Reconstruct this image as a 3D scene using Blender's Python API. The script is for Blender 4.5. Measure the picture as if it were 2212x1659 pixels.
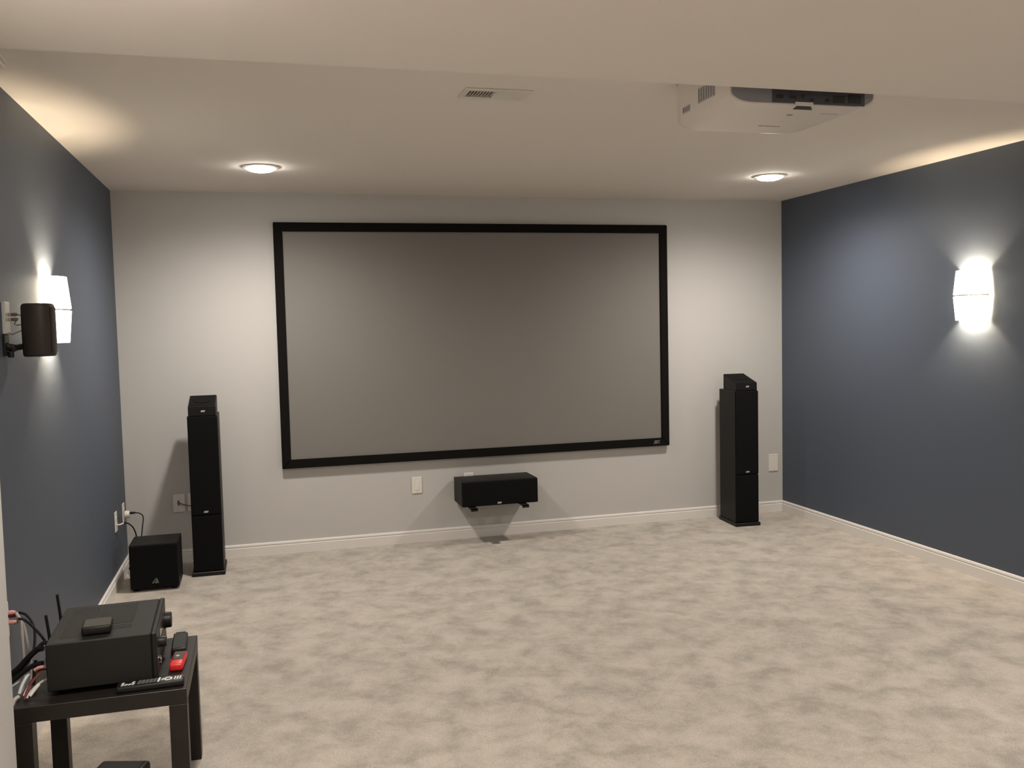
import bpy, bmesh, math, random
from mathutils import Vector, Matrix
random.seed(7)
for o in list(bpy.data.objects):
    bpy.data.objects.remove(o, do_unlink=True)
scene = bpy.context.scene
COL = scene.collection

# ------------------------------------------------------------------ camera
F_PX, YAW, PITCH, ROLL = 1967.6, 0.2685, -0.0636, -0.0231
CAM = Vector((0.886, 0.0, 1.5169))
ROOM_W, ROOM_D, ROOM_H = 4.844, 6.350, 2.44
SOFFIT_Z, SOFFIT_Y = 2.30, 2.80
Y_REAR = -1.8
fwd = Vector((math.sin(YAW) * math.cos(PITCH), math.cos(YAW) * math.cos(PITCH), math.sin(PITCH)))
rgt0 = Vector((math.cos(YAW), -math.sin(YAW), 0))
up0 = rgt0.cross(fwd)
rgt = math.cos(ROLL) * rgt0 + math.sin(ROLL) * up0
upv = -math.sin(ROLL) * rgt0 + math.cos(ROLL) * up0
cam_data = bpy.data.cameras.new('camera')
cam_data.sensor_fit = 'HORIZONTAL'
cam_data.sensor_width = 36.0
cam_data.lens = 36.0 * F_PX / 2212.0
cam_data.clip_start = 0.02
cam = bpy.data.objects.new('camera', cam_data)
COL.objects.link(cam)
m = Matrix.Identity(4)
for i in range(3):
    m[i][0], m[i][1], m[i][2], m[i][3] = rgt[i], upv[i], -fwd[i], CAM[i]
cam.matrix_world = m
scene.camera = cam

# ------------------------------------------------------------------ world, exposure, lamp levels
world = bpy.data.worlds.new('world')
scene.world = world
world.use_nodes = True
world.node_tree.nodes['Background'].inputs[0].default_value = (0, 0, 0, 1)
scene.view_settings.view_transform = 'Standard'
scene.view_settings.look = 'None'
scene.view_settings.gamma = 1.0
scene.view_settings.use_curve_mapping = False
scene.view_settings.exposure = 1.55
DOWN_L = 34.0                       # radiance of a downlight lens
DOWN_W, DOWN_W_SOFFIT = 38.5, 35.0  # watts of a downlight beam
DOWN_C = (1.0, 0.93, 0.86)
SCONCE_W, SCONCE_W_ADDED = 11.5, 5.0                      # watts of a sconce bulb: visible pair, added unseen pair
SCONCE_C = (1.0, 0.82, 0.58)
SCONCE_GLASS = 2.4

# ------------------------------------------------------------------ materials
def mat(name, col, rough=0.6, metal=0.0, spec=0.5, bump=0.0, bscale=200.0, emit=None, var=0.0, vscale=6.0, coat=0.0):
    M = bpy.data.materials.new(name)
    M.use_nodes = True
    nt = M.node_tree
    b = nt.nodes['Principled BSDF']
    b.inputs['Base Color'].default_value = (*col, 1)
    b.inputs['Roughness'].default_value = rough
    b.inputs['Metallic'].default_value = metal
    b.inputs['Specular IOR Level'].default_value = spec
    b.inputs['Coat Weight'].default_value = coat
    tc = nt.nodes.new('ShaderNodeTexCoord')
    if var > 0:
        n = nt.nodes.new('ShaderNodeTexNoise')
        n.inputs['Scale'].default_value = vscale
        n.inputs['Detail'].default_value = 4
        nt.links.new(tc.outputs['Object'], n.inputs['Vector'])
        r = nt.nodes.new('ShaderNodeValToRGB')
        r.color_ramp.elements[0].position = 0.3
        r.color_ramp.elements[1].position = 0.7
        r.color_ramp.elements[0].color = (*[c * (1 - var) for c in col], 1)
        r.color_ramp.elements[1].color = (*[min(1, c * (1 + var)) for c in col], 1)
        nt.links.new(n.outputs['Fac'], r.inputs['Fac'])
        nt.links.new(r.outputs['Color'], b.inputs['Base Color'])
    if bump > 0:
        n2 = nt.nodes.new('ShaderNodeTexNoise')
        n2.inputs['Scale'].default_value = bscale
        n2.inputs['Detail'].default_value = 3
        nt.links.new(tc.outputs['Object'], n2.inputs['Vector'])
        bp = nt.nodes.new('ShaderNodeBump')
        bp.inputs['Strength'].default_value = bump
        bp.inputs['Distance'].default_value = 0.002
        nt.links.new(n2.outputs['Fac'], bp.inputs['Height'])
        nt.links.new(bp.outputs['Normal'], b.inputs['Normal'])
    if emit:
        b.inputs['Emission Color'].default_value = (*emit[0], 1)
        b.inputs['Emission Strength'].default_value = emit[1]
    return M

def carpet_material():
    M = bpy.data.materials.new('carpet')
    M.use_nodes = True
    nt = M.node_tree
    b = nt.nodes['Principled BSDF']
    b.inputs['Roughness'].default_value = 0.95
    b.inputs['Specular IOR Level'].default_value = 0.1
    b.inputs['Sheen Weight'].default_value = 0.15
    tc = nt.nodes.new('ShaderNodeTexCoord')
    mp = nt.nodes.new('ShaderNodeMapping')
    mp.inputs['Rotation'].default_value = (0, 0, 0.5)
    mp.inputs['Scale'].default_value = (1.0, 1.0, 1.0)
    nt.links.new(tc.outputs['Object'], mp.inputs['Vector'])
    n = nt.nodes.new('ShaderNodeTexNoise')
    n.inputs['Scale'].default_value = 6.0
    n.inputs['Detail'].default_value = 6
    n.inputs['Roughness'].default_value = 0.68
    n.inputs['Distortion'].default_value = 0.2
    nt.links.new(mp.outputs['Vector'], n.inputs['Vector'])
    r = nt.nodes.new('ShaderNodeValToRGB')  # mottling puts the nap's directional shading into the colour
    e = r.color_ramp.elements
    e[0].position, e[0].color = 0.36, (0.335, 0.299, 0.254, 1)
    e[1].position, e[1].color = 0.61, (0.500, 0.446, 0.384, 1)
    k = e.new(0.47)
    k.color = (0.415, 0.370, 0.316, 1)
    nt.links.new(n.outputs['Fac'], r.inputs['Fac'])
    # fibre grain
    g = nt.nodes.new('ShaderNodeTexNoise')
    g.inputs['Scale'].default_value = 130
    g.inputs['Detail'].default_value = 3
    nt.links.new(tc.outputs['Object'], g.inputs['Vector'])
    gr = nt.nodes.new('ShaderNodeMapRange')
    gr.inputs['From Min'].default_value = 0.3
    gr.inputs['From Max'].default_value = 0.7
    gr.inputs['To Min'].default_value = 0.86
    gr.inputs['To Max'].default_value = 1.12
    nt.links.new(g.outputs['Fac'], gr.inputs['Value'])
    mx = nt.nodes.new('ShaderNodeVectorMath')
    mx.operation = 'MULTIPLY'
    nt.links.new(r.outputs['Color'], mx.inputs[0])
    nt.links.new(gr.outputs['Result'], mx.inputs[1])
    nt.links.new(mx.outputs['Vector'], b.inputs['Base Color'])
    add = nt.nodes.new('ShaderNodeMath')
    add.operation = 'MULTIPLY_ADD'
    add.inputs[1].default_value = 2.0
    nt.links.new(n.outputs['Fac'], add.inputs[0])
    nt.links.new(g.outputs['Fac'], add.inputs[2])
    bp = nt.nodes.new('ShaderNodeBump')
    bp.inputs['Strength'].default_value = 0.6
    bp.inputs['Distance'].default_value = 0.006
    nt.links.new(add.outputs['Value'], bp.inputs['Height'])
    nt.links.new(bp.outputs['Normal'], b.inputs['Normal'])
    return M

MT = dict(
    carpet=carpet_material(),
    wall=mat('grey_wall_paint', (0.50, 0.485, 0.46), 0.75, spec=0.25, bump=0.08, bscale=260),
    blue=mat('blue_wall_paint', (0.070, 0.085, 0.112), 0.55, spec=0.4, bump=0.10, bscale=260),
    ceil=mat('ceiling_paint', (0.78, 0.73, 0.675), 0.9, spec=0.15, bump=0.06, bscale=300),
    trim=mat('white_trim_paint', (0.70, 0.67, 0.63), 0.45, spec=0.4),
    plate=mat('white_plastic', (0.72, 0.69, 0.63), 0.4),
    plate2=mat('pale_grey_plastic', (0.50, 0.48, 0.45), 0.45),
    slot=mat('dark_slot', (0.02, 0.018, 0.016), 0.6),
    vinyl=mat('black_vinyl_cabinet', (0.0065, 0.0062, 0.0055), 0.5, spec=0.22, bump=0.15, bscale=400),
    cloth=mat('black_grille_cloth', (0.0065, 0.0063, 0.006), 0.9, spec=0.1, bump=0.3, bscale=900),
    velvet=mat('black_velvet', (0.008, 0.0072, 0.0066), 0.95, spec=0.08),
    fabric=mat('grey_screen_fabric', (0.195, 0.184, 0.168), 0.75, spec=0.2),
    silver=mat('silver_badge', (0.55, 0.55, 0.55), 0.35, metal=0.6),
    dimsilver=mat('dull_silver_badge', (0.14, 0.14, 0.135), 0.4, metal=0.3),
    blackp=mat('black_plastic', (0.0075, 0.007, 0.0065), 0.45, spec=0.3),
    blackm=mat('black_painted_metal', (0.0095, 0.009, 0.0075), 0.55, spec=0.3),
    rubber=mat('black_rubber', (0.006, 0.006, 0.0055), 0.7, spec=0.25),
    table=mat('black_brown_laminate', (0.0125, 0.0095, 0.007), 0.42, spec=0.35, var=0.2, vscale=14),
    tan_edge=mat('worn_edge_banding', (0.20, 0.18, 0.16), 0.45),
    olive=mat('dark_olive_plastic', (0.040, 0.037, 0.027), 0.5, spec=0.3),
    projw=mat('white_projector_plastic', (0.74, 0.68, 0.62), 0.35, spec=0.5),
    projg=mat('grey_projector_panel', (0.26, 0.25, 0.27), 0.5),
    projd=mat('dark_connector_panel', (0.060, 0.060, 0.068), 0.5),
    red=mat('red_plastic', (0.62, 0.022, 0.022), 0.4),
    redw=mat('red_wire', (0.15, 0.022, 0.020), 0.5),
    pink=mat('pinkish_clear_plug', (0.60, 0.30, 0.27), 0.35),
    clearw=mat('pale_speaker_wire', (0.42, 0.38, 0.34), 0.4),
    glassd=mat('dark_glass_window', (0.055, 0.035, 0.025), 0.15),
    whitepr=mat('white_print', (0.62, 0.62, 0.60), 0.5),
    greypr=mat('grey_buttons', (0.10, 0.105, 0.10), 0.5),
    chrome=mat('chrome', (0.6, 0.6, 0.6), 0.2, metal=1.0),
    brownp=mat('brown_plastic', (0.12, 0.085, 0.055), 0.45),
    duct=mat('dark_duct_metal', (0.035, 0.029, 0.022), 0.7),
    surround=mat('dark_brown_cabinet', (0.034, 0.025, 0.021), 0.5, spec=0.3, bump=0.1, bscale=400),
    lens=mat('downlight_lens', (0.9, 0.9, 0.9), 0.5, emit=(DOWN_C, DOWN_L)),
    shade=mat('frosted_sconce_glass', (0.8, 0.78, 0.72), 0.5, emit=((1.0, 0.90, 0.70), SCONCE_GLASS)),
    bulb=mat('lit_bulb', (0.9, 0.9, 0.9), 0.5, emit=((1.0, 0.86, 0.62), 25.0)),
    nickel=mat('brushed_nickel', (0.45, 0.42, 0.38), 0.35, metal=0.9),
)

# ------------------------------------------------------------------ mesh helpers
def add_box(bm, c, s, bevel=0.0, rotz=0.0, rotx=0.0, roty=0.0, seg=1):
    t = bmesh.new()
    bmesh.ops.create_cube(t, size=1.0)
    bmesh.ops.scale(t, vec=s, verts=t.verts)
    if bevel > 0:
        bmesh.ops.bevel(t, geom=list(t.edges), offset=bevel, segments=seg, affect='EDGES', profile=0.5)
    R = Matrix.Rotation(rotz, 4, 'Z') @ Matrix.Rotation(roty, 4, 'Y') @ Matrix.Rotation(rotx, 4, 'X')
    bmesh.ops.transform(t, matrix=Matrix.Translation(c) @ R, verts=t.verts)
    merge(bm, t)

def merge(bm, t):
    me = bpy.data.meshes.new('tmp')
    t.to_mesh(me)
    t.free()
    bm.from_mesh(me)
    bpy.data.meshes.remove(me)

def span(bm, x0, x1, y0, y1, z0, z1, bevel=0.0, seg=1):
    add_box(bm, ((x0 + x1) / 2, (y0 + y1) / 2, (z0 + z1) / 2), (abs(x1 - x0), abs(y1 - y0), abs(z1 - z0)), bevel, seg=seg)

def add_lathe(bm, prof, origin=(0, 0, 0), axis='Z', n=28):
    """prof: list of (radius, height) along the axis"""
    rings = []
    for r, h in prof:
        ring = []
        for i in range(n):
            a = 2 * math.pi * i / n
            if axis == 'Z': p = (r * math.cos(a), r * math.sin(a), h)
            elif axis == 'X': p = (h, r * math.cos(a), r * math.sin(a))
            else: p = (r * math.sin(a), h, r * math.cos(a))
            ring.append(bm.verts.new((p[0] + origin[0], p[1] + origin[1], p[2] + origin[2])))
        rings.append(ring)
    for a, b in zip(rings, rings[1:]):
        for i in range(n):
            bm.faces.new((a[i], a[(i + 1) % n], b[(i + 1) % n], b[i]))
    if prof[0][0] > 1e-6: bm.faces.new(rings[0][::-1])
    if prof[-1][0] > 1e-6: bm.faces.new(rings[-1])
    bmesh.ops.remove_doubles(bm, verts=bm.verts, dist=1e-6)

def add_prism(bm, pts, vec):
    """closed polygon pts (3-D) extruded by vec"""
    v = Vector(vec)
    a = [bm.verts.new(p) for p in pts]
    b = [bm.verts.new(Vector(p) + v) for p in pts]
    bm.faces.new(a)
    bm.faces.new(b[::-1])
    n = len(pts)
    for i in range(n):
        bm.faces.new((a[i], b[i], b[(i + 1) % n], a[(i + 1) % n]))

def smooth_path(P, k=6):
    P = [Vector(p) for p in P]
    Q = [P[0] * 2 - P[1]] + P + [P[-1] * 2 - P[-2]]
    out = []
    for i in range(1, len(Q) - 2):
        for j in range(k):
            t = j / k
            a, b, c, d = Q[i - 1], Q[i], Q[i + 1], Q[i + 2]
            out.append(0.5 * ((2 * b) + (c - a) * t + (2 * a - 5 * b + 4 * c - d) * t * t + (3 * b - a - 3 * c + d) * t ** 3))
    out.append(P[-1])
    return out

def add_tube(bm, P, r, n=8, k=6, smooth=True):
    path = smooth_path(P, k) if smooth else [Vector(p) for p in P]
    rings = []
    prev = None
    for i, p in enumerate(path):
        d = (path[min(i + 1, len(path) - 1)] - path[max(i - 1, 0)]).normalized()
        if prev is None:
            u = d.cross(Vector((0, 0, 1)))
            if u.length < 1e-3: u = d.cross(Vector((1, 0, 0)))
        else:
            u = prev - d * prev.dot(d)
        u.normalize()
        prev = u
        w = d.cross(u)
        rings.append([bm.verts.new(p + r * (math.cos(2 * math.pi * j / n) * u + math.sin(2 * math.pi * j / n) * w)) for j in range(n)])
    for a, b in zip(rings, rings[1:]):
        for i in range(n):
            bm.faces.new((a[i], a[(i + 1) % n], b[(i + 1) % n], b[i]))
    bm.faces.new(rings[0][::-1])
    bm.faces.new(rings[-1])

def obj(name, bm, material, parent=None, smooth=False, label=None):
    bmesh.ops.recalc_face_normals(bm, faces=bm.faces)
    me = bpy.data.meshes.new(name)
    bm.to_mesh(me)
    bm.free()
    me.materials.append(MT[material] if isinstance(material, str) else material)
    if smooth:
        for p in me.polygons: p.use_smooth = True
        try: me.set_sharp_from_angle(angle=math.radians(38))
        except Exception: pass
    o = bpy.data.objects.new(name, me)
    COL.objects.link(o)
    if parent: o.parent = parent
    if label: o['label'] = label
    return o

def part(name, material, parent, fn, smooth=False, label=None):
    bm = bmesh.new()
    fn(bm)
    return obj(name, bm, material, parent, smooth, label)

def boxpart(name, material, parent, x0, x1, y0, y1, z0, z1, bevel=0.002, seg=1, label=None):
    return part(name, material, parent, lambda b: span(b, x0, x1, y0, y1, z0, z1, bevel, seg), label=label)

def thing(name, label, cat, loc=(0, 0, 0), rotz=0.0, group=None):
    o = bpy.data.objects.new(name, None)
    COL.objects.link(o)
    o.empty_display_size = 0.05
    o.location = loc
    o.rotation_euler = (0, 0, rotz)
    o['label'], o['category'] = label, cat
    if group: o['group'] = group
    return o

def tag(o, label, cat, group=None):
    o['label'], o['category'] = label, cat
    if group: o['group'] = group
    return o

def struct(name, fn, material, label=None, cat=None):
    o = part(name, material, None, fn)
    o['kind'] = 'structure'
    if label: o['label'] = label
    if cat: o['category'] = cat
    return o

# ------------------------------------------------------------------ room shell
W, D, H = ROOM_W, ROOM_D, ROOM_H
T = 0.12
struct('floor', lambda b: span(b, -T, W + T, Y_REAR - T, D + T, -0.1, 0), 'carpet', 'pale greige mottled carpet covering the room floor', 'floor')
struct('wall_back', lambda b: span(b, -T, W + T, D, D + T, 0, H), 'wall', 'light grey painted wall behind the projection screen', 'wall')
struct('wall_left', lambda b: span(b, -T, 0, Y_REAR - T, D, 0, H), 'blue', 'slate blue painted wall on the left of the room', 'wall')
struct('wall_right', lambda b: span(b, W, W + T, Y_REAR - T, D, 0, H), 'blue', 'slate blue painted wall on the right of the room', 'wall')
struct('wall_rear', lambda b: span(b, 0, W, Y_REAR - T, Y_REAR, 0, H), 'wall', 'light grey painted wall behind the viewer', 'wall')
struct('wall_near_left', lambda b: span(b, 0.0, 0.190, Y_REAR, 2.74, 0, SOFFIT_Z), 'wall', 'pale grey wall return cutting off the lower left corner', 'wall')

VX0, VX1, VY0, VY1 = 1.690, 1.963, 3.490, 3.645       # ceiling register outline
OX0, OX1, OY0, OY1 = VX0 + 0.022, VX1 - 0.022, VY0 + 0.026, VY1 - 0.026
def ceiling_fn(b):
    xs = [-T, OX0, OX1, W + T]
    ys = [Y_REAR - T, OY0, OY1, D + T]
    for i in range(3):
        for j in range(3):
            if i == 1 and j == 1: continue
            span(b, xs[i], xs[i + 1], ys[j], ys[j + 1], H, H + 0.1)
struct('ceiling', ceiling_fn, 'ceil', 'beige white painted ceiling', 'ceiling')
struct('ceiling_soffit', lambda b: span(b, 0, W, Y_REAR, SOFFIT_Y, SOFFIT_Z, H - 0.001, 0.004, 2), 'ceil', 'dropped ceiling section in the foreground above the viewer', 'ceiling')

HB, TB = 0.086, 0.015
def base_profile():
    # (offset from wall, height)
    return [(0, 0), (TB, 0), (TB, HB * 0.70), (TB * 0.62, HB * 0.74), (TB * 0.62, HB * 0.80), (TB * 0.85, HB * 0.84),
            (TB * 0.70, HB * 0.95), (TB * 0.35, HB), (0, HB)]
struct('baseboard_back', lambda b: add_prism(b, [(0, D - o, z) for o, z in base_profile()], (W, 0, 0)), 'trim', 'white moulded baseboard along the grey screen wall', 'baseboard')
struct('baseboard_left', lambda b: add_prism(b, [(o, 2.74, z) for o, z in base_profile()], (0, D - TB - 2.74, 0)), 'trim', 'white moulded baseboard along the left blue wall', 'baseboard')
struct('baseboard_near_left', lambda b: add_prism(b, [(0.190 + o, Y_REAR, z) for o, z in base_profile()], (0, 2.74 - Y_REAR, 0)), 'trim', 'white moulded baseboard along the pale wall return', 'baseboard')
struct('baseboard_right', lambda b: add_prism(b, [(W - o, Y_REAR, z) for o, z in base_profile()], (0, D - TB - Y_REAR, 0)), 'trim', 'white moulded baseboard along the right blue wall', 'baseboard')

# ------------------------------------------------------------------ downlights
def downlight(x, y, z, label, r=0.080):
    t = thing('recessed_downlight', label, 'ceiling light', (x, y, z), 0, 'round ceiling downlights')
    part('trim_ring', 'plate', t, lambda b: add_lathe(b, [(r, 0), (r + 0.022, 0), (r + 0.020, -0.006), (r + 0.004, -0.010), (r, -0.008), (r, 0)], n=40), True)
    part('lens', 'lens', t, lambda b: add_lathe(b, [(r, -0.006), (r * 0.97, -0.014), (r * 0.8, -0.022), (r * 0.45, -0.028), (0.0, -0.030)], n=32), True)
    ld = bpy.data.lights.new('downlight_lamp', 'SPOT')
    ld.energy = DOWN_W if z > SOFFIT_Z + 0.01 else DOWN_W_SOFFIT
    ld.color = DOWN_C
    ld.spot_size = math.radians(170)
    ld.spot_blend = 1.0
    ld.shadow_soft_size = 0.05
    lo = bpy.data.objects.new('lamp', ld)
    COL.objects.link(lo)
    lo.parent = t
    lo.location = (0, 0, -0.078)
    return t
downlight(0.928, 5.36, H, 'bright round downlight in the ceiling above the left part of the screen')
downlight(4.080, 5.26, H, 'bright round downlight in the ceiling near the right blue wall')
downlight(0.70, 2.09, SOFFIT_Z, 'round downlight in the dropped ceiling just past the top left edge')
downlight(4.05, 2.09, SOFFIT_Z, 'unseen round downlight added in the dropped ceiling far to the right')  # added out of view to raise the overall brightness
downlight(0.95, -0.6, SOFFIT_Z, 'unseen round downlight added in the dropped ceiling behind the viewer on the left')  # unseen fixture, added to lift the light level from behind
downlight(4.05, -0.6, SOFFIT_Z, 'unseen round downlight added in the dropped ceiling behind the viewer on the right')  # matching unseen fixture, also added for the overall light level

# ------------------------------------------------------------------ wall sconces
def sconce(name, xw, y, sgn, label):
    """xw: wall plane, sgn: direction away from the wall"""
    t = thing(name, label, 'wall light', (xw, y, 1.632), 0, 'frosted glass wall sconces')
    def glass(b, up):
        n, rows = 22, 6
        th = 0.005
        def ring(v, inner):
            hw = 0.122 - 0.014 * v
            dep = 0.096 - 0.013 * v
            off = 0.008
            pts = []
            for i in range(n + 1):
                a = math.pi * (i / n) - math.pi / 2
                q = th if inner else 0
                pts.append((sgn * (off + (dep - off - q) * math.cos(a) ** 0.9 if abs(math.cos(a)) > 1e-6 else sgn * 0 + off) if True else 0, (hw - q) * math.sin(a)))
            return pts
        grid = {}
        for inner in (0, 1):
            for j in range(rows + 1):
                v = j / rows
                zz = up * (0.005 + 0.138 * v)
                for i, (px, py) in enumerate(ring(v, inner)):
                    grid[inner, j, i] = b.verts.new((px if px * sgn > 0 else sgn * 0.008, py, zz))
        for j in range(rows):
            for i in range(n):
                for inner in (0, 1):
                    b.faces.new((grid[inner, j, i], grid[inner, j, i + 1], grid[inner, j + 1, i + 1], grid[inner, j + 1, i]))
        for i in range(n):
            for j in (0, rows):
                b.faces.new((grid[0, j, i], grid[0, j, i + 1], grid[1, j, i + 1], grid[1, j, i]))
        for j in range(rows):
            for i in (0, n):
                b.faces.new((grid[0, j, i], grid[0, j + 1, i], grid[1, j + 1, i], grid[1, j, i]))
    part('upper_shade', 'shade', t, lambda b: glass(b, 1), True)
    part('lower_shade', 'shade', t, lambda b: glass(b, -1), True)
    bp = boxpart('backplate', 'nickel', t, *sorted((0, sgn * 0.012)), -0.055, 0.055, -0.060, 0.060, 0.003)
    def band(b):
        # flat strip joining the backplate to the glass panels at mid height
        pts = [(sgn * (0.008 + 0.083 * math.cos(a)), 0.118 * math.sin(a)) for a in [math.pi * i / 18 - math.pi / 2 for i in range(19)]]
        for (x0, y0), (x1, y1) in zip(pts, pts[1:]):
            vs = [(x0, y0, -0.004), (x1, y1, -0.004), (x1, y1, 0.004), (x0, y0, 0.004)]
            b.faces.new([b.verts.new(v) for v in vs])
        add_box(b, (sgn * 0.024, 0.08, 0), (0.026, 0.008, 0.008))
        add_box(b, (sgn * 0.024, -0.08, 0), (0.026, 0.008, 0.008))
        add_box(b, (sgn * 0.006, 0, 0), (0.010, 0.172, 0.008))
    part('mid_band', 'nickel', t, band)
    part('bulb', 'bulb', t, lambda b: add_lathe(b, [(0, 0.045), (0.008, 0.043), (0.013, 0.032), (0.013, -0.032), (0.008, -0.043), (0, -0.045)], (sgn * 0.050, 0, 0), n=12), True)
    for s in (1, -1):
        ld = bpy.data.lights.new('sconce_lamp', 'POINT')
        ld.energy = (SCONCE_W if y > SOFFIT_Y else SCONCE_W_ADDED) / 2
        ld.color = SCONCE_C
        ld.shadow_soft_size = 0.016
        lo = bpy.data.objects.new('lamp', ld)
        COL.objects.link(lo)
        lo.parent = t
        lo.location = (sgn * 0.050, 0, s * 0.060)
    return t
sconce('wall_sconce', 0.0, 4.36, 1, 'glowing glass wall sconce on the left blue wall behind the small speaker')
sconce('wall_sconce', W, 4.345, -1, 'glowing glass wall sconce on the right blue wall')

sconce('wall_sconce', W, 0.9, -1, 'unseen glass sconce added as fill light on the right blue wall beside the viewer')  # added unseen lamp that brightens the near ceiling
sconce('wall_sconce', 0.190, 0.9, 1, 'unseen glass sconce added as fill light on the pale wall return beside the viewer')  # its unseen counterpart, added as ceiling fill on the left

# ------------------------------------------------------------------ projection screen
SX0, SX1, SZ0, SZ1, FR = 0.9982, 3.8512, 0.5859, 2.2428, 0.0596
scr = thing('projection_screen', 'large grey projection screen in a black velvet frame on the grey wall', 'screen', ((SX0 + SX1) / 2, D, SZ0))
hw = (SX1 - SX0) / 2
hh = SZ1 - SZ0
yf, yb = -0.042, -0.006
def frame_bar(pts):
    def fn(b):
        add_prism(b, [(x, yf, z) for x, z in pts], (0, yb - yf, 0))
        bmesh.ops.recalc_face_normals(b, faces=b.faces)
        bmesh.ops.bevel(b, geom=list(b.edges), offset=0.003, segments=2, affect='EDGES')
    return fn
g = 0.0004
part('frame_bar', 'velvet', scr, frame_bar([(-hw, hh), (hw, hh), (hw - FR, hh - FR), (-hw + FR, hh - FR)]))
lowbar = part('frame_bar', 'velvet', scr, frame_bar([(-hw, 0), (hw, 0), (hw - FR, FR), (-hw + FR, FR)]))
part('frame_bar', 'velvet', scr, frame_bar([(-hw, g), (-hw, hh - g), (-hw + FR, hh - FR - g), (-hw + FR, FR + g)]))
part('frame_bar', 'velvet', scr, frame_bar([(hw, g), (hw, hh - g), (hw - FR, hh - FR - g), (hw - FR, FR + g)]))
boxpart('screen_surface', 'fabric', scr, -hw + FR * 0.8, hw - FR * 0.8, -0.026, -0.020, FR * 0.8, hh - FR * 0.8, 0)
def screen_logo(b):
    x, z = hw - 0.105, 0.031
    add_prism(b, [(x - 0.026, yf - 0.002, z - 0.013), (x + 0.004, yf - 0.002, z - 0.013), (x + 0.012, yf - 0.002, z + 0.004), (x + 0.026, yf - 0.002, z + 0.008), (x + 0.028, yf - 0.002, z + 0.013), (x - 0.018, yf - 0.002, z + 0.013)], (0, 0.0025, 0))
    add_prism(b, [(x + 0.012, yf - 0.002, z - 0.013), (x + 0.024, yf - 0.002, z - 0.010), (x + 0.026, yf - 0.002, z - 0.002), (x + 0.017, yf - 0.002, z - 0.001)], (0, 0.0025, 0))
part('emblem', 'dimsilver', scr, screen_logo, label='small silver emblem on the lower frame bar')

# ------------------------------------------------------------------ speakers
def badge(b, x, y, z, w=0.030, h=0.011):
    """slanted silver badge lying on a face looking towards -y, with a raised mark on each end"""
    s = h * 0.4
    add_prism(b, [(x - w / 2, y, z - h / 2), (x + w / 2 - s, y, z - h / 2), (x + w / 2, y, z + h / 2), (x - w / 2 + s, y, z + h / 2)], (0, -0.0025, 0))
    add_prism(b, [(x - w * 0.30, y - 0.0025, z - h * 0.28), (x - w * 0.16, y - 0.0025, z - h * 0.28), (x - w * 0.10, y - 0.0025, z + h * 0.28), (x - w * 0.24, y - 0.0025, z + h * 0.28)], (0, -0.0015, 0))
    add_prism(b, [(x - w * 0.02, y - 0.0025, z - h * 0.28), (x + w * 0.12, y - 0.0025, z - h * 0.28), (x + w * 0.18, y - 0.0025, z + h * 0.28), (x + w * 0.04, y - 0.0025, z + h * 0.28)], (0, -0.0015, 0))

TW, TD, TH = 0.180, 0.270, 1.004
def tower(loc, rotz, label, mlabel):
    t = thing('tower_speaker', label, 'speaker', loc, rotz, 'black tower speakers either side of the screen')
    h = TW / 2
    boxpart('plinth', 'blackp', t, -h - 0.009, h + 0.009, -0.022, TD + 0.006, 0.0, 0.026, 0.004)
    boxpart('cabinet', 'vinyl', t, -h, h, 0.0, TD, 0.026, TH, 0.003)
    gl = part('upper_grille', 'cloth', t, lambda b: span(b, -h + 0.002, h - 0.002, -0.016, -0.001, 0.386, TH - 0.003, 0.005, 2))
    part('lower_grille', 'cloth', t, lambda b: span(b, -h + 0.002, h - 0.002, -0.015, -0.001, 0.030, 0.381, 0.005, 2))
    part('badge', 'silver', gl, lambda b: badge(b, 0.0, -0.016, 0.405), label='small silver badge')
    # slanted up-firing module standing on top
    mz = TH
    mo = thing('upfiring_speaker_module', mlabel, 'speaker', loc, rotz, 'slant-topped modules on the tower speakers')
    mo.location = (loc[0], loc[1], loc[2] + mz)
    hw2 = 0.082
    MD = 0.222
    def body(b):
        add_prism(b, [(-hw2, -0.008, 0.0), (-hw2, -0.008, 0.058), (-hw2, MD - 0.008, 0.115), (-hw2, MD - 0.008, 0.0)], (2 * hw2, 0, 0))
        bmesh.ops.recalc_face_normals(b, faces=b.faces)
        bmesh.ops.bevel(b, geom=list(b.edges), offset=0.003, segments=2, affect='EDGES')
    part('cabinet', 'vinyl', mo, body)
    sl = math.atan2(0.057, MD)
    def topg(b):
        add_box(b, (0, (MD - 0.016) / 2, 0.0870), (2 * hw2 - 0.012, MD - 0.02, 0.004), 0.0015, rotx=sl)
    tg = part('top_grille', 'cloth', mo, topg)
    def ringf(b):
        n = 32
        R = Matrix.Translation((0, (MD - 0.016) / 2, 0.0892)) @ Matrix.Rotation(sl, 4, 'X')
        t2 = bmesh.new()
        add_lathe(t2, [(0.050, 0.0), (0.052, 0.0022), (0.047, 0.003), (0.030, 0.0012), (0.0, 0.0004)], n=n)
        bmesh.ops.transform(t2, matrix=R, verts=t2.verts)
        merge(b, t2)
    part('driver_ring', 'cloth', tg, ringf, True)
    part('badge', 'silver', mo, lambda b: badge(b, 0.006, -0.008, 0.030, 0.028, 0.011), label='small silver badge')
    return t
tower((0.5215, 5.945, 0), 0.0, 'tall black tower speaker standing left of the screen beside the subwoofer', 'black slant-topped speaker module on the left tower speaker')
tower((4.312, 5.975, 0), math.radians(-4.0), 'tall black tower speaker standing right of the screen', 'black slant-topped speaker module on the right tower speaker')

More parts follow.
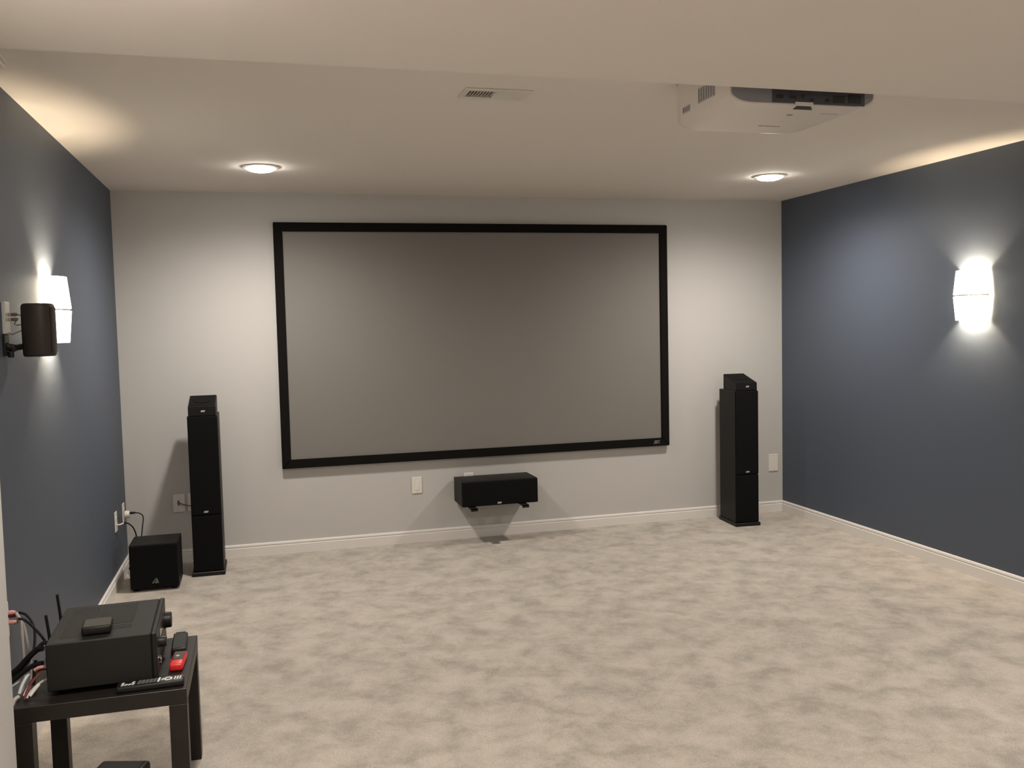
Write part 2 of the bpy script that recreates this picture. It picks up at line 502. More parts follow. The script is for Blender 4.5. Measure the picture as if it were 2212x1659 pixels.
# centre speaker on wall brackets
CX0, CX1, CY0, CZ0, CZ1 = 2.181, 2.725, 6.055, 0.279, 0.452
cs = thing('centre_speaker', 'wide black centre speaker mounted low on the wall under the screen', 'speaker', ((CX0 + CX1) / 2, D, CZ0))
w2 = (CX1 - CX0) / 2
boxpart('cabinet', 'vinyl', cs, -w2, w2, CY0 + 0.018 - D, -0.018, 0, CZ1 - CZ0, 0.004, 2)
cg = boxpart('grille', 'cloth', cs, -w2 + 0.002, w2 - 0.002, CY0 - D, CY0 + 0.0175 - D, 0.002, CZ1 - CZ0 - 0.002, 0.006, 2)
part('badge', 'silver', cg, lambda b: badge(b, -0.010, CY0 - D, 0.018, 0.032, 0.011), label='small silver badge')
for bx in (-0.200, 0.165):
    br = part('wall_bracket', 'blackm', cs, lambda b: (span(b, bx - 0.024, bx + 0.024, -0.345, -0.001, -0.012, -0.001, 0.002),
                                                   span(b, bx - 0.024, bx + 0.024, -0.345, -0.338, -0.022, -0.001, 0.002),
                                                   span(b, bx - 0.024, bx + 0.024, -0.010, -0.001, -0.012, 0.150, 0.002)))

# subwoofer
SB = 0.273
sw = thing('subwoofer', 'black cube subwoofer in the left corner below the wall outlets', 'subwoofer', (0.2305, 5.680, 0))
boxpart('cabinet', 'vinyl', sw, -SB / 2, SB / 2, 0.016, 0.275, 0.016, 0.279, 0.004, 2)
gb = boxpart('grille', 'cloth', sw, -SB / 2 + 0.002, SB / 2 - 0.002, 0.0, 0.0155, 0.018, 0.277, 0.006, 2)
def sub_logo(b):
    x, z, y = 0.004, 0.062, 0.0
    add_prism(b, [(x - 0.020, y, z - 0.014), (x - 0.010, y, z - 0.014), (x + 0.008, y, z + 0.016), (x + 0.002, y, z + 0.016)], (0, -0.002, 0))
    add_prism(b, [(x - 0.004, y, z - 0.014), (x + 0.020, y, z - 0.014), (x + 0.012, y, z + 0.016), (x + 0.009, y, z + 0.014)], (0, -0.002, 0))
part('emblem', 'dimsilver', gb, sub_logo, label='grey triangular emblem')
for fx in (-1, 1):
    for fy in (0.045, 0.235):
        part('foot', 'rubber', sw, lambda b: add_lathe(b, [(0.016, 0), (0.019, 0.004), (0.019, 0.017)], (fx * 0.105, fy, 0), n=16), True)
part('side_knob', 'blackp', sw, lambda b: add_lathe(b, [(0.009, 0.0), (0.009, -0.012), (0.007, -0.014)], (-SB / 2, 0.10, 0.125), 'X', 14), True)

# surround speaker on the left wall
ss = thing('surround_speaker', 'small dark surround speaker bracketed to the left wall in front of the sconce', 'speaker', (0.0, 3.725, 1.445))
def sur_body(b):
    # rounded cabinet, oval in plan, flat against its bracket
    n = 36
    cx, ax, ay = 0.0985, 0.0545, 0.064
    out = []
    for i in range(n):
        a = 2 * math.pi * i / n
        c, d = math.cos(a), math.sin(a)
        out.append((ax * math.copysign(abs(c) ** 0.8, c), ay * math.copysign(abs(d) ** 0.8, d)))
    rows = [(0.0, 0.90), (0.003, 0.965), (0.010, 1.0), (0.100, 1.015), (0.182, 1.0), (0.191, 0.955), (0.195, 0.85)]
    rings = [[b.verts.new((cx + px * q, py * q, z)) for px, py in out] for z, q in rows]
    for a, c in zip(rings, rings[1:]):
        for i in range(n):
            b.faces.new((a[i], a[(i + 1) % n], c[(i + 1) % n], c[i]))
    b.faces.new(rings[0]); b.faces.new(rings[-1])
part('cabinet', 'surround', ss, sur_body, True)
def sur_grille(b):
    n = 14
    def P(a, r):
        c, d = math.cos(a), math.sin(a)
        return (0.0985 + (0.0553 + r) * abs(c) ** 0.8, (0.065 + r) * math.copysign(abs(d) ** 0.8, d))
    for i in range(n):
        a0 = -0.55 + 1.5 * i / n; a1 = -0.55 + 1.5 * (i + 1) / n
        p0, p1, q1, q0 = P(a0, 0.0), P(a1, 0.0), P(a1, 0.0015), P(a0, 0.0015)
        add_prism(b, [(*p0, 0.014), (*p1, 0.014), (*q1, 0.014), (*q0, 0.014)], (0, 0, 0.166))
part('grille', 'surround', ss, sur_grille)
def sur_mount(b):
    span(b, 0.0, 0.008, -0.105, -0.040, 0.005, 0.085, 0.003)
    add_tube(b, [(0.004, -0.072, 0.045), (0.020, -0.066, 0.035), (0.030, -0.045, 0.035), (0.044, -0.020, 0.038)], 0.011, 10)
    add_lathe(b, [(0.0, -0.016), (0.012, -0.012), (0.017, 0.0), (0.012, 0.012), (0.0, 0.016)], (0.022, -0.064, 0.034), 'Z', 14)
    add_lathe(b, [(0.010, -0.022), (0.010, 0.0)], (0.018, -0.070, 0.022), 'Z', 12)
part('wall_mount', 'blackm', ss, sur_mount, True)

wp = thing('speaker_wall_plate', 'pale wall plate with two plugs behind the small surround speaker', 'wall plate', (0.0, 3.672, 1.588))
boxpart('plate', 'plate2', wp, 0.0, 0.013, -0.046, 0.020, -0.058, 0.058, 0.003, 2)
for k, z in enumerate((0.012, -0.006)):
    part('binding_post', 'nickel', wp, lambda b: add_lathe(b, [(0.006, 0.011), (0.006, 0.017), (0.005, 0.018)], (0, 0.0, z), 'X', 12), True)
for k, (z, pts) in enumerate(((0.012, [(0.040, 3.674, 1.600), (0.050, 3.700, 1.596), (0.064, 3.716, 1.594)]),
                              (-0.006, [(0.040, 3.674, 1.582), (0.030, 3.676, 1.566), (0.036, 3.700, 1.562), (0.064, 3.716, 1.566)]))):
    sp = thing('banana_plug', ('upper' if k == 0 else 'lower') + ' brown plug pushed into the wall plate by the surround speaker', 'plug', (0, 0, 0), 0, 'plugs in the wall plate by the surround speaker')
    part('barrel', 'brownp', sp, lambda b: add_lathe(b, [(0.0038, 0.019), (0.0055, 0.023), (0.0062, 0.034), (0.0050, 0.041), (0.002, 0.043)], (0, 3.672, 1.588 + z), 'X', 12), True)
    part('wire', 'brownp', sp, lambda b: add_tube(b, pts, 0.0018, 6), True)
sw2 = thing('speaker_wire', 'thin wire looping from the surround mount up to the small speaker', 'wire')
part('strand', 'brownp', sw2, lambda b: add_tube(b, [(0.012, 3.668, 1.535), (0.022, 3.672, 1.528), (0.036, 3.685, 1.536), (0.062, 3.712, 1.548)], 0.0018, 6), True)

# ------------------------------------------------------------------ wall plates and outlets
def plate_back(x, z, w, h, label, style):
    t = thing('wall_plate', label, 'wall plate', (x, D, z), 0, 'white wall plates')
    part('plate', 'plate', t, lambda b: span(b, -w / 2, w / 2, -0.007, 0, -h / 2, h / 2, 0.003, 2))
    if style == 'insert':
        boxpart('insert', 'plate', t, -w * 0.24, w * 0.24, -0.0095, -0.0065, -h * 0.29, h * 0.29, 0.0012)
    for zz in (-h * 0.42, h * 0.42):
        part('screw', 'plate2', t, lambda b: add_lathe(b, [(0.003, -0.0066), (0.003, -0.0082), (0.0015, -0.0086)], (0, 0, zz), 'Y', 10))
    return t
plate_back(1.917, 0.408, 0.072, 0.117, 'white wall plate left of the centre speaker', 'insert')
plate_back(4.760, 0.392, 0.082, 0.136, 'white wall plate between the right tower speaker and the corner', 'blank')
plate_back(2.293, 0.408, 0.072, 0.126, 'white wall plate mostly hidden behind the centre speaker', 'insert')
tp = plate_back(0.326, 0.397, 0.072, 0.118, 'shaded wall plate with a brown hooked lead left of the left tower', 'blank')
plate_back(0.418, 0.397, 0.072, 0.118, 'wall plate half hidden behind the left tower speaker', 'blank')
ck = thing('hooked_lead', 'short brown lead plugged into the shaded plate behind the left tower', 'cable')
part('plug', 'brownp', ck, lambda b: add_lathe(b, [(0.007, 0.0), (0.006, -0.022), (0.004, -0.026)], (0.326, D - 0.0085, 0.402), 'Y', 12), True)
part('cord', 'brownp', ck, lambda b: add_tube(b, [(0.326, D - 0.034, 0.402), (0.345, D - 0.050, 0.400), (0.372, D - 0.060, 0.392), (0.405, D - 0.060, 0.384), (0.450, D - 0.06, 0.380)], 0.004, 8), True)
part('collar', 'brownp', ck, lambda b: add_box(b, (0.326, D - 0.020, 0.402), (0.010, 0.010, 0.034), 0.003))

def outlet_left(y, z, label):
    t = thing('wall_outlet', label, 'outlet', (0, y, z), 0, 'white outlets on the left wall')
    part('plate', 'plate', t, lambda b: span(b, 0, 0.007, -0.036, 0.036, -0.060, 0.060, 0.003, 2))
    for zz in (0.020, -0.020):
        rc = part('receptacle', 'plate', t, lambda b: add_lathe(b, [(0.016, 0.006), (0.016, 0.0085), (0.015, 0.009)], (0, 0, zz), 'X', 20), True)
        for yy in (-0.006, 0.006):
            boxpart('slot', 'slot', rc, 0.0088, 0.0094, yy - 0.001, yy + 0.001, zz - 0.004, zz + 0.004, 0)
    return t
outlet_left(5.895, 0.390, 'white outlet on the left wall nearer the table with a thin cable')
outlet_left(6.210, 0.386, 'white outlet on the left wall in the corner holding the round plug')
pl = thing('power_cord', 'black power cord with a white adapter running from the corner outlet to the subwoofer', 'cord')
part('adapter', 'plate', pl, lambda b: add_lathe(b, [(0.020, 0.0095), (0.024, 0.012), (0.025, 0.030), (0.020, 0.040), (0.0, 0.041)], (0, 6.210, 0.372), 'X', 22), True, 'white round adapter')
part('plug', 'blackp', pl, lambda b: add_lathe(b, [(0.008, 0.041), (0.008, 0.060), (0.005, 0.076)], (0, 6.210, 0.380), 'X', 12), True)
part('cord', 'rubber', pl, lambda b: add_tube(b, [(0.072, 6.210, 0.380), (0.100, 6.205, 0.374), (0.122, 6.190, 0.352), (0.122, 6.130, 0.300), (0.120, 6.060, 0.235), (0.125, 6.000, 0.20), (0.135, 5.958, 0.19)], 0.0035, 8), True)
sc = thing('signal_cable', 'thin cable with a white plug arching from the nearer outlet to the subwoofer', 'cable')
part('plug', 'plate', sc, lambda b: add_tube(b, [(0.0095, 5.895, 0.370), (0.024, 5.900, 0.370), (0.040, 5.925, 0.372)], 0.0045, 8), True, 'white plug')
part('cord', 'rubber', sc, lambda b: add_tube(b, [(0.040, 5.925, 0.372), (0.062, 5.960, 0.362), (0.085, 6.000, 0.325), (0.098, 6.020, 0.270), (0.105, 6.000, 0.21), (0.115, 5.958, 0.17)], 0.004, 8), True)

# ------------------------------------------------------------------ ceiling register
vt = thing('ceiling_vent', 'white ceiling register with dark open louvers on its left half', 'vent', ((VX0 + VX1) / 2, (VY0 + VY1) / 2, H))
vw, vd = (VX1 - VX0) / 2, (VY1 - VY0) / 2
ow, od = (OX1 - OX0) / 2, (OY1 - OY0) / 2
def vframe(b):
    for x0, x1, y0, y1 in ((-vw, vw, -vd, -od), (-vw, vw, od, vd), (-vw, -ow, -od, od), (ow, vw, -od, od)):
        span(b, x0, x1, y0, y1, -0.007, 0, 0.002)
part('frame', 'plate', vt, vframe)
boxpart('divider', 'plate', vt, -0.006, 0.006, -od, od, -0.006, 0.012, 0.001)
def duct(b):
    z1 = 0.09
    span(b, -ow - 0.002, -ow, -od, od, 0.0, z1)
    span(b, ow, ow + 0.002, -od, od, 0.0, z1)
    span(b, -ow, ow, -od - 0.002, -od, 0.0, z1)
    span(b, -ow, ow, od, od + 0.002, 0.0, z1)
    span(b, -ow, ow, -od, od, z1, z1 + 0.002)
part('duct_box', 'duct', vt, duct)
slat_mesh = {}
for side in (-1, 1):
    for k in range(9):
        x = side * (0.011 + (ow - 0.016) * k / 8.0)
        if side not in slat_mesh:
            b = bmesh.new()
            add_box(b, (0, 0, 0), (0.011 if side < 0 else 0.0145, 2 * od - 0.0005, 0.0012), 0.0, roty=math.radians(-38 if side < 0 else 14))
            o = obj('slat', b, 'plate', vt)
            slat_mesh[side] = o
        else:
            o = slat_mesh[side].copy()
            COL.objects.link(o)
            o.parent = vt
        o.location = (x, 0, 0.002 if side < 0 else -0.003)
cp = thing('ceiling_plate', 'small white plate on the ceiling at the left edge of the photo', 'vent', (0.060, 3.385, H))
part('plate', 'plate', cp, lambda b: (span(b, -0.05, 0.05, -0.05, 0.05, -0.008, 0, 0.003, 2), span(b, -0.046, 0.046, -0.046, 0.046, -0.030, -0.006, 0.006, 2)))

# ------------------------------------------------------------------ projector
PX0, PX1, PY0, PY1, PZ0, PZ1 = 2.478, 3.055, 2.872, 3.372, 2.268, 2.432
pj = thing('projector', 'white projector hung under the ceiling, rear connector panel facing the viewer', 'projector', ((PX0 + PX1) / 2, PY0, PZ1))
pw = (PX1 - PX0) / 2
pd = PY1 - PY0
ph = PZ1 - PZ0
def proj_body(b):
    rows = []
    ny = 18
    for j in range(ny + 1):
        y = pd * j / ny
        # plan narrows in a quarter ellipse at the front
        f0 = pd - 0.13
        s = 1.0
        if y > f0:
            q = (y - f0) / 0.13
            s = 1.0 - 0.38 * (1 - math.sqrt(max(0.0, 1 - q ** 2.2)))
        hwj = pw * s
        lift = 0.0
        if y > pd - 0.05:
            q = (y - (pd - 0.05)) / 0.05
            lift = 0.05 * (1 - math.sqrt(max(0, 1 - q * q)))
        rx, rz = 0.085, 0.034
        z0, z1 = -ph + lift, 0.0
        sec = [(-hwj, z1)]
        for i in range(9):
            a = math.pi / 2 * i / 8
            sec.append((-hwj + rx - rx * math.cos(a), z0 + rz - rz * math.sin(a)))
        for i in range(9):
            a = math.pi / 2 * (1 - i / 8)
            sec.append((hwj - rx + rx * math.cos(a), z0 + rz - rz * math.sin(a)))
        sec.append((hwj, z1))
        rows.append([b.verts.new((x, y, z)) for x, z in sec])
    n = len(rows[0])
    for a, c in zip(rows, rows[1:]):
        for i in range(n):
            b.faces.new((a[i], a[(i + 1) % n], c[(i + 1) % n], c[i]))
    b.faces.new(rows[0]); b.faces.new(rows[-1])
body = part('body', 'projw', pj, proj_body, True)
def rear_panel(b):
    # grey rear wall following the body section, thin
    rx, rz = 0.085, 0.034
    h2 = pw - 0.006
    z0 = -ph + 0.005
    sec = [(-h2, -0.004)]
    for i in range(9):
        a = math.pi / 2 * i / 8
        sec.append((-h2 + rx - rx * math.cos(a), z0 + rz - rz * math.sin(a)))
    for i in range(9):
        a = math.pi / 2 * (1 - i / 8)
        sec.append((h2 - rx + rx * math.cos(a), z0 + rz - rz * math.sin(a)))
    sec.append((h2, -0.004))
    add_prism(b, [(x, 0.0, z) for x, z in sec], (0, -0.003, 0))
rp = part('rear_panel', 'projg', pj, rear_panel)
dp = boxpart('connector_panel', 'projd', pj, -0.127, 0.247, -0.005, -0.0025, -ph + 0.007, -0.006, 0.0005)
for x, z, w_, h_ in ((-0.098, -ph + 0.026, 0.026, 0.011), (-0.046, -ph + 0.026, 0.026, 0.010), (-0.006, -ph + 0.030, 0.013, 0.012),
                     (0.030, -ph + 0.020, 0.014, 0.007), (0.094, -ph + 0.021, 0.014, 0.012), (0.140, -ph + 0.026, 0.046, 0.024), (0.205, -ph + 0.03, 0.05, 0.03)):
    boxpart('port', 'slot', dp, x - w_ / 2, x + w_ / 2, -0.0085, -0.0045, z - h_ / 2, z + h_ / 2, 0.0012)
lt_ = part('release_latch', 'slot', pj, lambda b: add_prism(b, [(-0.024, 0.002, -ph - 0.0025), (0.030, 0.002, -ph - 0.0025), (0.062, 0.044, -ph - 0.0025), (-0.014, 0.044, -ph - 0.0025)], (0, 0, 0.004)), label='dark tapered recess on the underside')
part('latch_rim', 'projw', lt_, lambda b: (add_prism(b, [(-0.036, -0.008, -ph - 0.001), (0.034, -0.008, -ph - 0.001), (0.034, 0.0005, -ph - 0.001), (-0.036, 0.0005, -ph - 0.001)], (0, 0, 0.012))))
part('label_strip', 'brownp', pj, lambda b: [span(b, 0.010 + 0.0135 * k, 0.010 + 0.0135 * k + (0.009 if k % 2 else 0.011), 0.316, 0.322, -ph - 0.0008, -ph + 0.001) for k in range(7)] and None)
part('label_strip', 'projg', pj, lambda b: span(b, 0.135, 0.205, 0.095, 0.099, -ph - 0.0006, -ph + 0.001))
part('screw_hole', 'projg', pj, lambda b: add_lathe(b, [(0.012, -ph - 0.0006), (0.012, -ph + 0.001)], (0.030, 0.135, 0), 'Z', 14))
part('screw_hole', 'slot', pj, lambda b: add_lathe(b, [(0.005, -ph + 0.006), (0.005, -ph + 0.020)], (-pw + 0.045, 0.055, 0), 'Z', 12))
for (y0, y1, z0, z1, nn) in ((0.105, 0.235, -ph + 0.050, -ph + 0.105, 7), (0.300, 0.362, -ph + 0.040, -ph + 0.066, 4)):
    vn = boxpart('side_vent', 'plate2', pj, -pw - 0.0012, -pw + 0.001, y0, y1, z0, z1, 0.0004)
    for k in range(nn):
        y = y0 + (y1 - y0) * (k + 0.5) / nn
        boxpart('vent_rib', 'projg', vn, -pw - 0.003, -pw - 0.001, y - 0.003, y + 0.003, z0 + 0.004, z1 - 0.004, 0.0005)
part('painted_glint', 'plate', pj, lambda b: add_tube(b, [(0.055, pd - 0.035, -ph + 0.010), (0.105, pd - 0.036, -ph + 0.010), (0.150, pd - 0.040, -ph + 0.010)], 0.003, 8), True)  # pale tube standing in for a highlight along the front underside
part('ceiling_mount', 'plate', pj, lambda b: add_lathe(b, [(0.09, 0.0), (0.09, 0.004), (0.07, H - PZ1)], (0, 0.24, 0), 'Z', 24), True)
def lens_f(b):
    add_lathe(b, [(0.045, pd - 0.04), (0.045, pd + 0.006), (0.038, pd + 0.006), (0.032, pd - 0.004), (0.0, pd + 0.002)], (0, 0, -ph * 0.5), 'Y', 24)
part('lens', 'glassd', pj, lens_f, True)

# ------------------------------------------------------------------ table
TX0, TX1, TY0, TY1, TZ = 0.145, 0.628, 2.893, 3.400, 0.435
tb = thing('side_table', 'small black-brown side table at the left wall holding the receiver', 'table', ((TX0 + TX1) / 2, (TY0 + TY1) / 2, 0))
tx, ty = (TX1 - TX0) / 2, (TY1 - TY0) / 2
boxpart('table_top', 'table', tb, -tx, tx, -ty, ty, TZ - 0.048, TZ, 0.0015)
LEG = 0.052
for sx in (-1, 1):
    for sy in (-1, 1):
        x0 = -tx + 0.0005 if sx < 0 else tx - LEG - 0.0005
        y0 = -ty + 0.0005 if sy < 0 else ty - LEG - 0.0005
        boxpart('leg', 'table', tb, x0, x0 + LEG, y0, y0 + LEG, 0, TZ - 0.048, 0.0015)

# ------------------------------------------------------------------ receiver (front faces +x, width along y)
RX, RY, RZ = 0.3800, 3.150, TZ
RD, RWd, RH = 0.312, 0.386, 0.145
rc = thing('av_receiver', 'black receiver with knobs standing on the side table, facing right', 'receiver', (RX, RY, RZ), math.radians(1.8))
h = RD / 2
w_ = RWd / 2
boxpart('chassis', 'blackm', rc, -h, h - 0.016, -w_, w_, 0.016, 0.016 + RH, 0.003)
fp = boxpart('front_panel', 'blackp', rc, h - 0.0155, h, -w_ - 0.002, w_ + 0.002, 0.014, 0.016 + RH + 0.001, 0.003)
boxpart('display', 'glassd', fp, h, h + 0.0015, -0.085, 0.085, 0.105, 0.140, 0.0005)
for k in range(6):
    boxpart('button', 'dimsilver', fp, h, h + 0.003, -0.075 + k * 0.028, -0.059 + k * 0.028, 0.078, 0.083, 0.0008)
for yy, rr, zz in ((0.122, 0.029, 0.104), (-0.132, 0.018, 0.112)):
    kn = part('volume_knob' if yy > 0 else 'selector_knob', 'blackp', fp, lambda b: add_lathe(b, [(rr, h), (rr, h + 0.003), (rr * 0.93, h + 0.004), (rr * 0.9, h + 0.022), (rr * 0.82, h + 0.0245), (0.0, h + 0.0245)], (0, yy, zz), 'X', 28), True)
part('jack', 'chrome', fp, lambda b: add_lathe(b, [(0.008, h), (0.009, h + 0.006), (0.005, h + 0.007), (0.0045, h + 0.003)], (0, -0.150, 0.065), 'X', 16), True)
part('jack', 'chrome', fp, lambda b: add_lathe(b, [(0.005, h), (0.006, h + 0.005), (0.003, h + 0.006)], (0, -0.118, 0.040), 'X', 14), True)
for fx in (-h + 0.04, h - 0.05):
    for fy in (-w_ + 0.05, w_ - 0.05):
        part('foot', 'rubber', rc, lambda b: add_lathe(b, [(0.018, 0), (0.022, 0.004), (0.022, 0.018)], (fx, fy, 0), n=16), True)
# perforated top: recessed dark bed with ribs
def topvent(b):
    z = 0.016 + RH
    for x0, x1, y0, y1 in ((-0.125, -0.045, -0.150, 0.165), (-0.035, 0.075, -0.050, 0.165), (-0.035, 0.075, -0.105, -0.065)):
        nn = int((y1 - y0) / 0.009)
        for k in range(nn):
            y = y0 + (k + 0.5) * (y1 - y0) / nn
            span(b, x0, x1, y - 0.0026, y + 0.0026, z - 0.0005, z + 0.0012)
tv = part('vent_grille', 'slot', rc, topvent)
tv['kind'] = 'stuff'
for yy in (0.150, -0.050):
    an = part('antenna', 'rubber', rc, lambda b: (add_tube(b, [(-h - 0.012, yy, 0.105), (-h - 0.014, yy + 0.002, 0.150), (-h - 0.019, yy - 0.004, 0.222 if yy > 0 else 0.212)], 0.0048, 8),
                                                  add_lathe(b, [(0.008, -0.016), (0.008, 0.012)], (-h - 0.010, yy, 0.102), 'Z', 12),
                                                  add_box(b, (-h - 0.004, yy, 0.10), (0.012, 0.010, 0.010))), True)

sb = thing('set_top_box', 'small olive-black box lying on top of the receiver', 'media box', (0.362, 3.042, RZ + 0.016 + RH + 0.0016), math.radians(4))
part('case', 'blackp', sb, lambda b: span(b, -0.042, 0.042, -0.045, 0.045, 0.0, 0.026, 0.006, 3), True)
boxpart('top_cover', 'olive', sb, -0.038, 0.038, -0.041, 0.041, 0.0255, 0.0275, 0.001)

# remote along the near edge of the table
rm = thing('long_remote', 'long black remote with white buttons lying at the near table edge', 'remote', (0.522, 2.937, TZ), math.radians(2))
part('body', 'blackp', rm, lambda b: span(b, -0.097, 0.097, -0.025, 0.025, 0.0, 0.020, 0.006, 3), True)
def btn(name, material, x0, x1, y0, y1, skew=0.004):
    def fn(b):
        add_prism(b, [(x0, y0, 0.0195), (x1, y0, 0.0195), (x1 + skew, y1, 0.0195), (x0 + skew, y1, 0.0195)], (0, 0, 0.0022))
    return part(name, material, rm, fn)
for k in range(4):
    for j in range(2):
        if (k, j) in ((1, 1), (2, 1)): continue
        btn('button', 'whitepr', -0.084 + k * 0.010, -0.078 + k * 0.010, -0.014 + j * 0.014, -0.005 + j * 0.014)
for k in range(5):
    btn('button', 'greypr', -0.038 + k * 0.011, -0.029 + k * 0.011, -0.014, 0.013)
btn('button', 'whitepr', 0.019, 0.025, -0.016, 0.015)
part('navigation_ring', 'whitepr', rm, lambda b: add_lathe(b, [(0.007, 0.0195), (0.0130, 0.0195), (0.0130, 0.0217), (0.007, 0.0217), (0.007, 0.0195)], (0.050, 0, 0), 'Z', 24))
btn('button', 'whitepr', 0.030, 0.036, -0.006, 0.006)
for k in range(3):
    btn('button', 'whitepr', 0.067 + k * 0.0075, 0.071 + k * 0.0075, -0.012, 0.011, 0.003)
for k in range(2):
    btn('button', 'greypr', 0.089 + k * 0.004, 0.0915 + k * 0.004, 0.004, 0.010, 0.001)

rd = thing('red_gadget', 'small bright red device with a dark window on the side table', 'gadget', (0.588, 3.110, TZ), math.radians(-3))
part('body', 'red', rd, lambda b: span(b, -0.0215, 0.0215, -0.062, 0.062, 0.0, 0.026, 0.008, 3), True)
boxpart('window', 'glassd', rd, -0.017, 0.017, -0.022, 0.055, 0.0255, 0.0270, 0.0005)
part('mark', 'clearw', rd, lambda b: add_prism(b, [(-0.011, 0.010, 0.027), (-0.004, 0.002, 0.027), (0.004, 0.012, 0.027), (-0.004, 0.022, 0.027)], (0, 0, 0.0006)), label='pale mark in the window')
br_ = thing('black_remote', 'short black remote lying behind the red device on the side table', 'remote', (0.578, 3.290, TZ), math.radians(2))
part('body', 'blackp', br_, lambda b: span(b, -0.024, 0.024, -0.085, 0.085, 0.0, 0.024, 0.005, 3), True)
part('end_cap', 'blackm', br_, lambda b: span(b, -0.017, 0.017, 0.0845, 0.094, 0.003, 0.024, 0.002))
part('top_face', 'blackm', br_, lambda b: span(b, -0.020, 0.020, -0.078, 0.078, 0.0235, 0.0250, 0.0007))

# box on the floor under the table
ub = thing('floor_box', 'flat black box on the carpet under the side table', 'box', (0.365, 3.235, 0), math.radians(-17))
part('case', 'blackp', ub, lambda b: span(b, -0.085, 0.085, -0.075, 0.075, 0.0, 0.055, 0.012, 3), True)
boxpart('lid', 'blackm', ub, -0.070, 0.070, -0.060, 0.060, 0.0545, 0.0575, 0.001)

# ------------------------------------------------------------------ cables and plugs behind the receiver
pb = thing('speaker_terminal_plate', 'white wall plate with red plugs low on the left wall behind the table', 'wall plate', (0, 3.420, 0.540))
boxpart('plate', 'plate', pb, 0.0, 0.006, -0.055, 0.055, -0.062, 0.062, 0.002, 2)
for k, (yy, zz, mm) in enumerate(((0.004, 0.035, 'pink'), (0.022, 0.020, 'redw'), (0.040, 0.016, 'redw'), (0.010, 0.000, 'pink'), (0.030, -0.006, 'redw'))):
    part('terminal_plug', mm, pb, lambda b: add_lathe(b, [(0.007, 0.006), (0.008, 0.012), (0.008, 0.030), (0.005, 0.040), (0.0, 0.041)], (0, yy, zz), 'X', 12), True)

def cable(name, label, material, pts, r, cat='cable', group='cables behind the receiver', n=8):
    o = part(name, material, None, lambda b: add_tube(b, pts, r, n), True)
    return tag(o, label, cat, group)
cable('speaker_wire', 'pale clear speaker wire hanging straight down from the red wall plugs', 'clearw', [(0.040, 3.430, 0.572), (0.055, 3.420, 0.540), (0.060, 3.410, 0.47), (0.060, 3.40, 0.38), (0.055, 3.38, 0.28), (0.05, 3.36, 0.15), (0.05, 3.33, 0.012)], 0.005)
cable('speaker_wire', 'second pale speaker wire bowing towards the table from the red wall plugs', 'clearw', [(0.043, 3.438, 0.545), (0.056, 3.450, 0.520), (0.064, 3.455, 0.46), (0.070, 3.455, 0.40), (0.068, 3.45, 0.30), (0.06, 3.45, 0.15), (0.06, 3.45, 0.012)], 0.005)
cable('black_cable', 'black cable drooping from the wall plugs in a wide curve towards the receiver', 'rubber', [(0.040, 3.470, 0.560), (0.070, 3.440, 0.556), (0.105, 3.380, 0.530), (0.118, 3.310, 0.480), (0.110, 3.250, 0.450), (0.100, 3.20, 0.438)], 0.0045)
cable('black_cable', 'black cable arching from the wall plugs over to the near antenna', 'rubber', [(0.050, 3.420, 0.552), (0.085, 3.340, 0.570), (0.120, 3.270, 0.572), (0.155, 3.200, 0.568), (0.186, 3.145, 0.555), (0.203, 3.120, 0.530)], 0.0045)
cable('black_cable', 'thick black cable sweeping from the receiver top edge down to the left', 'rubber', [(0.208, 3.020, 0.566), (0.190, 3.030, 0.560), (0.162, 3.035, 0.535), (0.135, 3.040, 0.506), (0.105, 3.045, 0.482), (0.075, 3.045, 0.458), (0.03, 3.04, 0.43)], 0.009)
cable('black_cable', 'black cable looping from the receiver back beside the thick one', 'rubber', [(0.212, 3.110, 0.545), (0.192, 3.115, 0.554), (0.165, 3.110, 0.530), (0.140, 3.095, 0.500), (0.115, 3.085, 0.470), (0.070, 3.078, 0.440), (0.025, 3.075, 0.41)], 0.006)
cable('black_cable', 'black power cable running from the receiver back under the others', 'rubber', [(0.212, 2.992, 0.530), (0.188, 3.000, 0.524), (0.160, 3.004, 0.506), (0.120, 3.008, 0.476), (0.085, 3.010, 0.452), (0.03, 3.012, 0.40)], 0.007)
cable('black_cable', 'short black cable standing up from the table behind the receiver', 'rubber', [(0.176, 3.070, 0.515), (0.172, 3.066, 0.490), (0.170, 3.062, 0.462), (0.168, 3.06, 0.441)], 0.005)
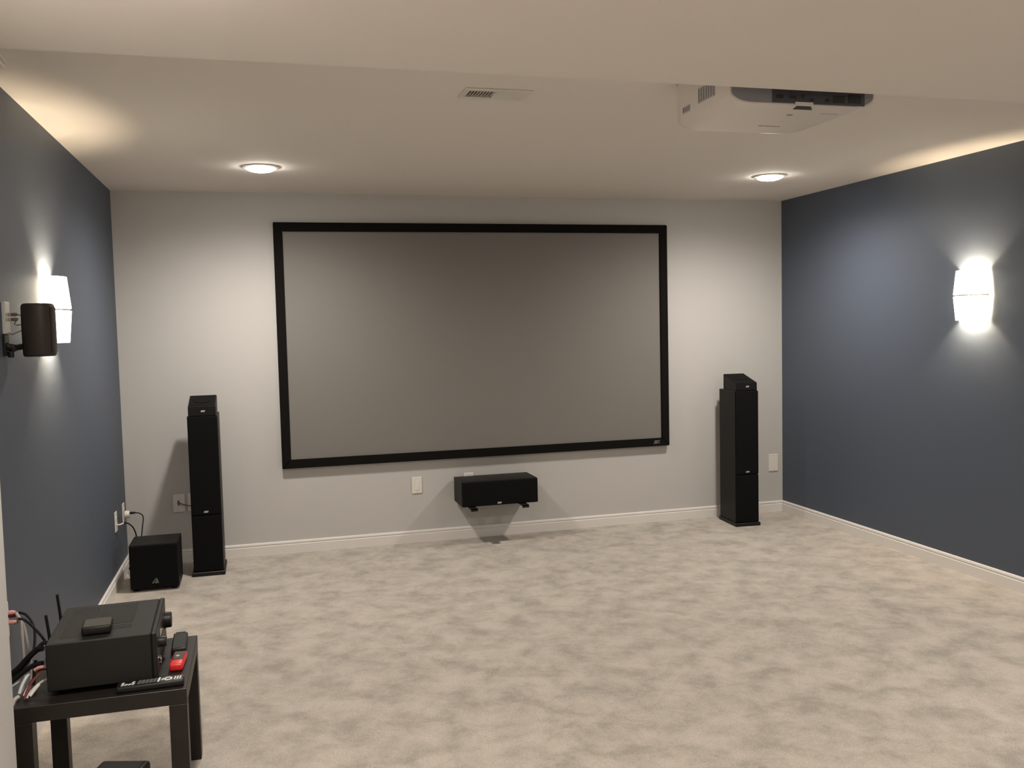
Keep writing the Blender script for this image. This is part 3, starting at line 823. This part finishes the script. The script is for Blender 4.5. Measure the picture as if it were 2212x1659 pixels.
for k, (P, lab) in enumerate((
        ([(0.224, 2.985, 0.520), (0.205, 2.985, 0.519), (0.190, 2.988, 0.512)], 'pinkish speaker plug high on the receiver back'),
        ([(0.224, 3.010, 0.505), (0.205, 3.008, 0.506), (0.188, 3.006, 0.500)], 'reddish speaker plug just below the pinkish plug on the receiver back'))):
    cable('speaker_plug', lab, 'pink' if k == 0 else 'redw', P, 0.0052, 'plug', 'plugs in the receiver back')
for k, (P, lab) in enumerate((
        ([(0.205, 2.985, 0.500), (0.190, 2.975, 0.488), (0.178, 2.965, 0.470), (0.170, 2.955, 0.450), (0.168, 2.95, 0.4395)], 'red wire dropping from the receiver back to the table'),
        ([(0.224, 2.990, 0.480), (0.205, 2.985, 0.472), (0.190, 2.975, 0.462), (0.178, 2.965, 0.450), (0.172, 2.955, 0.4395)], 'pale twisted wire from the receiver back to the table top'))):
    cable('speaker_wire', lab, 'redw' if k == 0 else 'clearw', P, 0.004, 'wire')
for k, (P, lab) in enumerate((
        ([(0.170, 3.010, 0.497), (0.160, 3.000, 0.482), (0.152, 2.990, 0.465), (0.147, 2.98, 0.447)], 'long white plug leaning against the cables left of the receiver'),
        ([(0.178, 2.975, 0.470), (0.171, 2.965, 0.458), (0.166, 2.957, 0.447)], 'short white plug nearest the near table edge by the cables'),
        ([(0.203, 2.980, 0.470), (0.190, 2.968, 0.456), (0.180, 2.958, 0.444)], 'white plug closest to the receiver side'),
        ([(0.165, 3.02, 0.487), (0.140, 3.01, 0.474), (0.110, 2.99, 0.458), (0.085, 2.98, 0.447)], 'white wire slanting left across the black cables'))):
    cable('white_plug' if k < 3 else 'white_wire', lab, 'whitepr' if k < 3 else 'clearw', P, 0.005 if k < 3 else 0.003, 'plug' if k < 3 else 'wire', 'white plugs and wire behind the receiver')
cable('grey_cable', 'pale flat cable hanging over the left table edge beside the wall return', 'clearw', [(0.150, 2.960, 0.446), (0.139, 2.945, 0.438), (0.137, 2.935, 0.40), (0.135, 2.93, 0.30), (0.132, 2.93, 0.15), (0.13, 2.93, 0.012)], 0.006)
